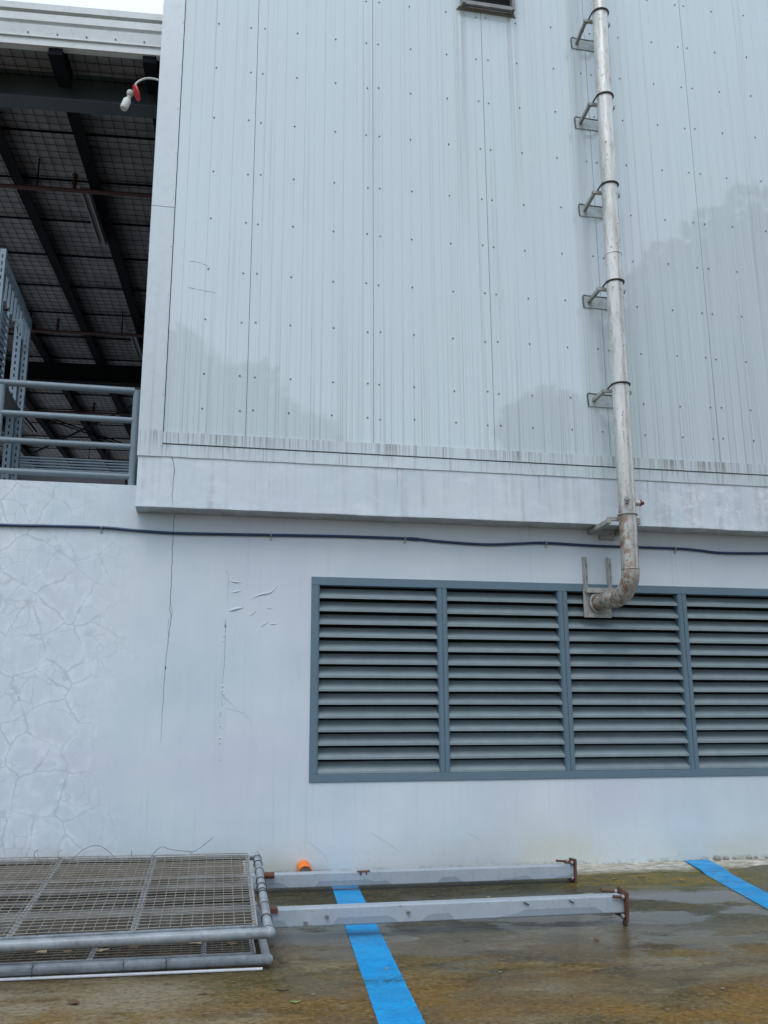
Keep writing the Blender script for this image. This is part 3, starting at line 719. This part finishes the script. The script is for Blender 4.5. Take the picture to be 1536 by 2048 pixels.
# wire netting below the foil
mb = MB(); z = CZ-.022
u = -8.9
while u < .2: mb.bar((u, 0, z), (u, 23.9, z), .006, .006); u += .155
v = .2
while v < 23.9: mb.bar((-8.9, v, z-.007), (.2, v, z-.007), .006, .006); v += .17
mb.build('wire_netting', 'purlin', sh, kind='stuff', xf=XF)
first = None
for i in range(15):
    v = 1.9+i*1.25
    if first is None: first = MB().bar((-11.9, v, CZ-.045), (.2, v, CZ-.045), .03, .025).build('sag_rod', 'purlin', sh, xf=XF); c0 = ORG[first]
    else: twin(first, c0+XF.to_3x3() @ Vector((0, i*1.25, 0)), sh)
# diagonal bracing rods
for a, b in (((-1.70, 12.3), (-6.4, 19.4)), ((-4.30, 13.9), (-1.3, 17.3))):
    for k in (-.06, .06):
        MB().tube([(a[0]+k, a[1]-k, 9.6), (b[0]+k, b[1]-k, 9.6)], .020, 8).build('brace_rod', 'purlin', sh)
# sprinkler pipes
for i, (v, us, lab) in enumerate(((2.62, (-1.54, -4.2), 'nearest red brown sprinkler pipe under the dark roof'), (8.0, (-1.05, -2.9), 'second red brown sprinkler pipe further under the dark roof'), (13.15, (-1.35, -3.05, -4.9), 'thin dark sprinkler pipe seen between the upper railings'), (17.6, (-1.6, -3.4), 'farthest dark sprinkler pipe just above the lowest rail'))):
    st = thing('sprinkler_pipe', sp(-3, v, 9.5), lab, 'pipe', 'sprinkler pipes under the shed roof')
    MB().tube([(-11, v, 9.6), (.2, v, 9.6)], .034 if i < 2 else .028, 10).build('pipe_run', 'redpipe', st, xf=XF)
    for u in us:
        MB().tube([(u, v, 9.6), (u, v, 9.86)], .028, 8).tube([(u, v, 9.70), (u, v, 9.74)], .045, 8).tube([(u, v, 9.86), (u, v, 9.875)], .05, 8).build('sprinkler_head', 'redpipe', st, xf=XF)
        MB().tube([(u-.55, v, 9.6), (u-.55, v, CZ-.03)], .012, 6).build('hanger_rod', 'purlin', st, xf=XF)
# batten light fittings (off)
for (a, b, lab) in (((-2.04, 3.03), (-1.93, 4.72), 'grey batten light fitting beside the nearest dark purlin'), ((-1.66, 8.4), (-1.555, 9.95), 'grey batten light fitting beyond the second sprinkler pipe'), ((-4.95, 14.5), (-4.84, 16.0), 'small far batten light fitting behind the rack uprights')):
    st = thing('batten_light', (a[0], a[1], 9.7), lab, 'light', 'batten lights under the shed roof')
    MB().bar((a[0], a[1], 9.82), (b[0], b[1], 9.82), .15, .05).build('housing', 'fixture', st)
    for k in (-.05, .05): MB().tube([(a[0]+k, a[1]+.05, 9.775), (b[0]+k, b[1]-.05, 9.775)], .019, 8).build('lamp_tube', 'fixture', st)

# ================================================================== GUARD RAIL
gr = thing('guard_railing', (-2, .1, 4.27), 'grey tubular guard railing with four rails above the parapet', 'railing')
for z, r in ((5.452, .040), (5.085, .036), (4.762, .036), (4.40, .036)):
    MB().tube([(-4.6, .1, z+.006), (-.865, .1, z-.004)], r, 16).build('rail', 'rail', gr)
MB().tube([(-.838, .1, 4.2), (-.838, .1, 5.452)], .044, 16).build('post', 'rail', gr)
MB().tube([(-2.345, .1, 4.2), (-2.345, .1, 5.42)], .040, 16).build('post', 'rail', gr)

# ================================================================== RACKS on the deck
rk = thing('slotted_rack', (-3.0, 1.5, 4.0), 'tall grey slotted steel rack standing behind the railing at the left', 'rack')
def upright(x, y, zt, wd=.07):
    up = MB().box(x-wd, x, y-.003, y, 4.0, zt).box(x-.003, x, y+.0005, y+wd, 4.0, zt).build('upright', 'rack', rk)
    mb = MB(); z = 4.3
    while z < zt-.05:
        mb.box(x-wd*.62, x-wd*.42, y-.0045, y-.0032, z, z+.05); z += .095
    mb.build('slots', 'black', up, kind='stuff'); return up
upright(-2.545, .55, 7.37); upright(-2.565, 2.5, 7.33, .085); upright(-2.66, 2.42, 7.27, .10); upright(-3.6, .55, 7.37); upright(-3.6, 2.5, 7.33)
MB().box(-2.60, -2.553, .6, 2.49, 7.20, 7.30).build('side_beam', 'rack', rk)
for i in range(9):
    y = .75+i*.2
    MB().bar((-2.59, y, 7.2), (-2.60, y+.02, 6.86), .03, .02).bar((-2.59, y, 6.87), (-2.60, y+.10, 6.87), .02, .02).build('hook_bar', 'rack', rk)
for z in (4.6, 5.9): MB().box(-3.6, -2.6, .6, 2.45, z, z+.03).build('shelf', 'core', rk)
fr = MB().bar((-2.64, 1.0, 4.9), (-2.64, 1.0, 6.92), .03, .03).bar((-2.64, 1.42, 4.9), (-2.64, 1.42, 6.92), .03, .03).build('slat_frame', 'rack', rk)
for i in range(20): MB().bar((-2.64, 1.02, 4.95+i*.095), (-2.64, 1.40, 5.02+i*.095), .012, .05).build('slat', 'rack', fr)

pk = thing('stacked_frames', (-1.9, 3.1, 4.0), 'flat stack of grey steel frames lying behind the lowest rail', 'frames')
MB().box(-2.6, -1.15, 2.85, 3.6, 4.0, 5.16).build('dark_crate', 'core', pk)
for i in range(5):
    z = 5.18+i*.042; dx = random.uniform(-.05, .05)
    mb = MB().tube([(-2.75+dx, 2.85, z), (-1.05+dx, 2.85, z)], .015, 8).tube([(-2.75+dx, 3.5, z), (-1.05+dx, 3.5, z)], .015, 8)
    for k in range(9): mb.tube([(-2.75+dx+k*.21, 2.85, z), (-2.75+dx+k*.21, 3.5, z)], .009, 6)
    mb.build('frame', 'rack', pk)

# ================================================================== GOOSENECK LAMP
lm = thing('gooseneck_lamp', (-.80, 0, 9.2), 'small lamp on a curved conduit with a red disc at the building corner', 'lamp')
MB().tube(arc([(-.755, 0, 9.615), (-.86, 0, 9.635), (-.96, 0, 9.622), (-1.045, 0, 9.565), (-1.082, 0, 9.50), (-1.090, 0, 9.43)], 6), .013, 10).build('conduit', 'lamp', lm)
d = Vector((.83, .10, .42)).normalized(); c = Vector((-1.055, -.02, 9.385))
MB().tube([c-d*.010, c+d*.010], .098, 24).build('red_disc', 'red', lm)
c2 = c-d*.03
MB().lump((c2.x-.05, c2.y, c2.z-.005), .045, .045, .045, 12, 8, 0).build('junction_box', 'lamp', lm)
MB().tube([(-1.11, -.01, 9.37), (-1.15, -.01, 9.30)], .022, 10).lump((-1.145, -.01, 9.31), .03, .03, .03, 10, 6, 0).build('swivel', 'lamp', lm)
a = Vector((-1.160, -.01, 9.275)); b = Vector((-1.195, -.04, 9.13))
MB().tube([a, a.lerp(b, .08), a.lerp(b, .92), b], [.042, .050, .050, .044], 18).build('lamp_head', 'lamp', lm)
MB().tube([b, b+(b-a).normalized()*.01], .042, 18).build('lens', 'lamp', lm)

# ================================================================== POSTS lying in the yard
def post(y0r, y0l, zb, xr, xl, label, seedz):
    t = thing('steel_post', (xr, y0r, 0), label, 'post', 'grey steel posts lying in the yard')
    s = .132
    a = Vector((xl, y0l+s/2, zb+s/2)); b = Vector((xr, y0r+s/2, zb+s/2))
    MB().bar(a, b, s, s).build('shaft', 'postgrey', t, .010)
    ps = .225; zc = zb+s/2
    d = (b-a).normalized()
    z0 = max(.004, zc-ps/2-.01)
    pl = MB().box(xr-.002, xr+.016, b.y-ps/2-.01, b.y+ps/2-.01, z0, z0+ps).build('base_plate', 'rust', t, .003)
    pl.rotation_euler = (math.radians(3 if seedz else -4), math.radians(2), math.radians(-6))
    for (dy, dz, L) in ((-.085, .07, .10), (.085, .075, .14), (-.085, -.075, .03), (.07, -.08, .05)):
        c = Vector((xr-.004, b.y+dy, z0+ps/2+dz))
        bo = MB().tube([c, c+Vector((-L, 0, .006))], .011, 8).build('anchor_bolt', 'rust', pl)
        MB().tube([c+Vector((-.012, 0, 0)), c+Vector((-.032, 0, 0))], .024, 6).build('nut', 'bolt', bo)
    return t, b, pl
t, b, pl = post(-1.10, -1.0, .042, 3.87, -2.6, 'grey square steel post with rusty base plate lying nearest the wall', 0)
MB().tube([(.70, -1.10, .175), (.80, -1.10, .175)], .03, 10).build('rusty_collar', 'rust', t)
MB().box(1.62, 1.75, -1.073, -1.0, .1742, .1762).box(1.64, 1.66, -1.0745, -1.0725, .145, .174).box(1.70, 1.715, -1.0745, -1.0725, .150, .174).build('rust_patch', 'rust', t)
t, b, pl = post(-3.145, -3.12, .092, 3.455, -2.4, 'grey square steel post with rusty base plate lying nearest the camera', 1)
MB().tube([(3.47, -3.09, .07), (3.478, -3.09, .012)], .014, 8).tube([(3.474, -3.09, .02), (3.478, -3.09, .0)], .022, 6).build('anchor_bolt', 'rust', pl)
for x, z in ((.87, .125), (1.66, .17), (1.03, .165)):
    MB().tube([(x, -3.128, z), (x+.004, -3.165, z-.004)], .013, 8).build('stud', 'bolt', t)
for x in (2.62, 3.0):
    MB().bar((x-.02, -3.148, .205), (x+.02, -3.152, .185), .012, .008).build('bent_wire', 'tie', t)
MB().box(.56, .66, -3.152, -3.04, .20, .232).build('rusty_collar', 'rust', t)

# ================================================================== MESH GATES lying stacked
def gate(label, F0, F1, B0, B1, r, cols, mat, wmat, bars, pitch=.0685, endtie=True):
    # F: front edge left/right, B: back edge left/right (tube axes)
    F0, F1, B0, B1 = [Vector(q) for q in (F0, F1, B0, B1)]
    t = thing('mesh_gate', F1, label, 'gate', 'wire mesh gates stacked by the wall')
    MB().tube([F0, F1+(F1-F0).normalized()*.012], r, 16).build('front_tube', mat, t)
    MB().tube([B0, B1], r*.92, 16).build('back_tube', mat, t)
    ex = (F1-F0).normalized()
    MB().tube([F1+(F1-B1).normalized()*.01, B1+(B1-F1).normalized()*.05], r*.92, 16).build('end_tube', mat, t)
    MB().lump(F1+ex*.008, r*1.08, r*1.12, r*1.08, 12, 8, .03).build('weld_corner', mat, t)
    up = ex.cross((B1-F1).normalized()).normalized()
    def at(s, tt, h=0): return F0.lerp(F1, s).lerp(B0.lerp(B1, s), tt)+up*h
    W = (F1-F0).length; D = (B1-F1).length
    # angle iron inner frame
    s1 = 1-.085/W; t0, t1 = (r+.03)/D, 1-(r+.045)/D
    MB().bar(at(0, t0, .018), at(s1, t0, .018), .030, .030, up).bar(at(0, t1, .018), at(s1, t1, .018), .022, .020, up).bar(at(s1, t0, .018), at(s1, t1, .018), .032, .030, up).build('inner_frame', mat, t)
    mb = MB(); n = int((s1*W)/pitch)
    for i in range(n+1):
        s = s1-i*pitch/W
        if s < 0: break
        P = [at(s, t0+(t1-t0)*k/6, .040+.010*n1(s*9, k*.8)) for k in range(7)]
        mb.tube(P, .0031, 5, False)
    m_ = int((t1-t0)*D/pitch)
    for i in range(m_+1):
        tt = t0+(t1-t0)*i/m_
        P = [at(s1*k/14, tt, .046+.010*n1(s1*k/14*9, tt*5)) for k in range(15)]
        mb.tube(P, .0031, 5, False)
    mb.build('wire_mesh', wmat, t, kind='stuff')
    for x in bars:
        s = (x-F0.x)/(F1.x-F0.x)
        if s <= 0: continue
        bb = MB().bar(at(s, t0, .030), at(s, t1, .030), .035, .012, up).build('cross_bar', mat, t)
        mb = MB()
        for k in range(int(m_)):
            tt = t0+(t1-t0)*(k+.5)/m_; q = at(s, tt, .046)
            mb.lump(q, .014, .010, .006, 6, 3, .3)
        mb.build('weld_beads', wmat if False else 'gatedull', bb, kind='stuff')
    return t, at
XL = -3.2
GBZ = .056
t0_, at0 = gate('lower wire mesh gate lying flat on the wet concrete', (XL, -3.80, GBZ), (.525, -3.915, GBZ), (XL, -1.9, GBZ), (.56, -1.95, GBZ), .033, 0, 'gate', 'wiredark', (-1.35, -.62, .11))
for x in (-.96, -.40, -.13):
    MB().ring((x, -3.905+ (0.02 if x < -.5 else 0), GBZ), (1, .1, 0), .040, .0028, 16, 5).bar((x-.01, -3.95, .075), (x+.03, -3.95, .10), .003, .003).build('wire_tie', 'tie', t0_)
tg, at1 = gate('upper wire mesh gate lying tilted on the steel posts', (XL, -4.02, .225), (.520, -4.10, .256), (XL, -1.84, .475), (.575, -1.90, .452), .035, 0, 'gate', 'wire', (-1.86, -1.10, -.345), .0685)
# wire ties wound round the end tube
A = Vector((.520, -4.10, .256)); B = Vector((.575, -1.90, .452))
for k in (.02, .14, .28, .42, .45, .52, .60, .74, .86, .95):
    MB().ring(A.lerp(B, k), (B-A)+Vector((random.uniform(-.5, .5), 0, random.uniform(-.4, .4))), .036, .0042, 16, 5).build('wire_tie', 'gatedull' if random.random() < .5 else 'tie', tg)
# loose wire ends standing up
def wireend(pts, r=.0022): MB().tube(arc(pts, 6), r, 5).build('loose_wire', 'tie', tg)
q = at1(.64, .99, .02)
wireend([(-.99, -1.95, .47), (-.90, -1.92, .55), (-.78, -1.95, .585), (-.66, -2.0, .52), (-.60, -2.1, .44)])
wireend([(-.36, -1.95, .45), (-.26, -1.9, .55), (-.16, -1.92, .53), (.02, -1.95, .51)])
wireend([(.0, -1.95, .50), (.10, -1.9, .55), (.19, -1.88, .62)])
wireend([(-1.10, -1.9, .47), (-1.105, -1.9, .53), (-1.08, -1.9, .55)])
wireend([(-1.28, -1.9, .47), (-1.30, -1.9, .53), (-1.27, -1.9, .56)])
wireend([(-.50, -1.9, .46), (-.50, -1.9, .53)])

# loose tubes under the gates
TT = [((.545, -2.60), .135, .038, 'loose grey steel tube under the mesh gate, resting on the lower gate'),
      ((.56, -2.02), .135, .04, 'loose grey steel tube at the bottom of the pile under the gate'),
      ((.53, -2.04), .22, .04, 'loose grey steel tube at the top of the pile under the gate')]
for (x, y), z, r, lab in TT:
    o = MB().tube([(-3.0, y+.06, z), (x, y, z)], r, 14).build('steel_tube', 'gatedull'); tag(o, lab, 'tube', 'loose tubes under the gates')
for i, (y, z, lab) in enumerate(((-1.72, .020, 'weathered timber plank under the gates near the wall'), (-2.25, .020, 'weathered timber plank under the middle of the gates'))):
    M.setdefault('timber', painted('wet_timber', (.085, .06, .042), .7, .35, 0, sc=6))
    o = MB().box(-3.0, .35-.1*i, y-.09, y+.09, z-.018, z+.018).build('timber_plank', 'timber', bevel=.004); tag(o, lab, 'plank', 'planks under the gates')
for y, z0, z1, lab in ((-.40, .0, .30, 'grey weathered board on edge behind the gates against the wall'), (-.62, .0, .21, 'grey weathered board on edge behind the gates, in front of the taller one')):
    M.setdefault('board', painted('grey_board', (.17, .155, .135), .8, .3, 0, sc=9, dirtamt=.6))
    o = MB().box(-3.0, .53, y-.02, y+.02, z0, z1).build('edge_board', 'board', bevel=.003); tag(o, lab, 'board', 'boards behind the gates')
rod = MB().tube([(-3.2, -3.815, .011), (-1.16, -3.885, .011), (.495, -3.965, .011)], .0095, 10).build('white_rod', 'white'); tag(rod, 'thin white plastic rod on the ground along the lower gate', 'rod')

# ================================================================== ORANGE PIPE STUB
orr = thing('orange_pipe_stub', (1.205, -.02, 0), 'bright orange plastic pipe stub sticking out of the wall foot', 'pipe')
mb = MB(); n = 22; P = arc([(1.205, .03, .092), (1.205, -.05, .088), (1.205, -.11, .076), (1.205, -.17, .060)], 5)
mb.tube(P, .072, n, False)
mb.build('bent_stub', 'orange', orr)
MB().tube(P[::-1], .060, n, True).build('bore', 'stone', orr)
k = len(P); MB().ring(P[-1], P[-1]-P[-2], .066, .0095, 26, 6).build('rim', 'orange', orr)

# ================================================================== LOOSE SMALL THINGS
rub = [(6.10, -.03, .035), (6.22, -.025, .028), (6.33, -.02, .022), (6.52, -.03, .030), (6.62, -.02, .02), (5.9, -.02, .015), (4.2, -.02, .014), (6.75, -.03, .02)]
for i, (x, y, r) in enumerate(sorted(rub)):
    o = MB().lump((x, y, r*.7+.01), r*1.2, r*.8, r, 9, 5, .18).build('rubble_stone', 'stone'); tag(o, 'small grey lump of rubble at the wall foot, '+['leftmost', 'second from the left', 'third from the left', 'fourth from the left', 'fifth from the left', 'sixth from the left', 'seventh from the left', 'rightmost'][i], 'stone', 'rubble along the wall foot')
def leaf(x, y, z, s, mat, lab, grp):
    a = random.uniform(0, 2*PI); mb = MB(); n = 5; vs = []
    for i in range(n+1):
        t = i/n; wdt = math.sin(PI*min(1, t*.95+.03))*.33*s
        px = (t-.5)*s; lift = .06*s*(2*t-1)**2*random.uniform(.4, 1.6)
        for k in (-1, 0, 1):
            q = Vector((px, k*wdt, lift+abs(k)*.05*s*random.uniform(-.6, 1))); q = Matrix.Rotation(a, 3, 'Z') @ q
            vs.append((x+q.x, y+q.y, z+.004+q.z))
    mb.add(vs, [(i*3+j, i*3+j+1, i*3+j+4, i*3+j+3) for i in range(n) for j in range(2)], True)
    o = mb.build('fallen_leaf', mat); tag(o, lab, 'leaf', grp)
NTH = ['leftmost', 'second from the left', 'third from the left', 'fourth from the left', 'fifth from the left', 'sixth from the left', 'seventh from the left', 'eighth from the left', 'ninth from the left', 'tenth from the left', 'eleventh from the left', 'rightmost']
def nth(i, n): return NTH[-1] if i == n-1 else NTH[i]
D_ = sorted([(-.629, -4.486, .10), (.65, -3.777, .07), (.583, -4.457, .09), (.60, -3.26, .09), (.88, -1.9, .08), (1.0, -2.0, .09), (4.7, -.92, .10), (3.0, -3.6, .07), (.1, -4.45, .06), (2.05, -3.4, .05), (3.95, -1.55, .06)])
for i, (x, y, s) in enumerate(D_): leaf(x, y, 0, s, 'dead', 'dark brown dead leaf on the wet concrete, '+nth(i, len(D_)), 'dark leaves on the concrete')
D_ = sorted([(2.75, -1.72, .07), (3.75, -1.75, .10), (4.35, -1.0, .08), (1.3, -4.1, .04), (2.0, -4.35, .04), (.75, -4.6, .04), (3.2, -5.0, .03), (5.0, -1.2, .05)])
for i, (x, y, s) in enumerate(D_): leaf(x, y, 0, s, 'paleleaf', 'small pale tan leaf on the wet concrete, '+nth(i, len(D_)), 'pale leaves on the concrete')
leaf(.63, -4.74, 0, .07, 'greenleaf', 'single yellow green leaf on the concrete in front of the gates', None)
D_ = sorted([(-.95, -3.62, .11), (-.55, -3.66, .11), (-.36, -3.62, .13), (.06, -3.58, .12), (.32, -3.66, .10), (-.78, -3.64, .09)])
for i, (x, y, s) in enumerate(D_): leaf(x, y, .105, s, 'dead' if i % 2 else 'paleleaf', 'dead leaf caught on the lower mesh gate, '+nth(i, len(D_)), 'leaves on the lower gate')

# ================================================================== TREES across the yard (seen mirrored in the panels)
def tree(x, y, blobs, base, nl, lab):
    t = thing('broadleaf_tree', (x, y, 0), lab, 'tree', 'trees across the yard')
    top = Vector(blobs[0][0])
    mb = MB().tube(arc([(x, y, 0), (x+.15, y, 2.5), (x-.1, y+.1, 5), (top.x, top.y, top.z)], 4), [.42-.022*i for i in range(13)], 10)
    for c, r in blobs[1:]:
        c = Vector(c); a = Vector((x, y, 4.2)); mb.tube([a, a.lerp(c, .5)+Vector((0, 0, .6)), c], [.20, .12, .04], 8)
    mb.build('trunk', 'bark', t)
    vs = []; fs = []
    tot = sum(r**2 for c, r in blobs)
    for c, r in blobs:
        for i in range(int(nl*r*r/tot)):
            d = Vector((random.gauss(0, 1), random.gauss(0, 1), random.gauss(0, 1))).normalized()
            rr = r*random.uniform(.35, 1)**.6*(1+.28*n1(d.x*2.5+c[0], d.y*2.5, d.z*2.5))
            q = Vector(c)+Vector((d.x*rr, d.y*rr, d.z*rr*.85)); s = random.uniform(.16, .34)
            u = Vector((random.gauss(0, 1), random.gauss(0, 1), random.gauss(0, .6))).normalized(); w_ = u.orthogonal().normalized()
            k = len(vs); vs += [q-u*s, q+w_*s*.5, q+u*s, q-w_*s*.5]; fs.append((k, k+1, k+2, k+3))
    MB().add(vs, fs).build('crown', 'foliage', t, kind='stuff')
tree(20, -15, [((20, -15, 12), 5.0), ((16.0, -14.5, 10.5), 3.6), ((18.5, -15.5, 15.0), 3.2), ((23.5, -15, 13), 4.5), ((14.0, -15, 8.0), 2.8), ((21, -15, 8), 4), ((13.6, -15, 12.9), 2.2), ((15.4, -15, 15.0), 2.5), ((17.4, -15, 16.2), 2.8), ((16, -15, 11.5), 4)], 0, 26000, 'tall broad tree across the yard mirrored in the right-hand panels')
tree(0.4, -18, [((.6, -18, 10.8), 2.3), ((-1.2, -18, 12.2), 1.7), ((2.6, -18, 10.0), 1.6), ((-1.6, -18, 9.6), 1.7)], 0, 6000, 'slim tree across the yard mirrored in the left-hand panels')
tree(11.2, -18, [((11.1, -18, 11.3), 1.5), ((12.3, -18, 10.4), 1.2), ((10.6, -18, 9.8), 1.2)], 0, 3000, 'small tree across the yard mirrored beside the drain pipe')
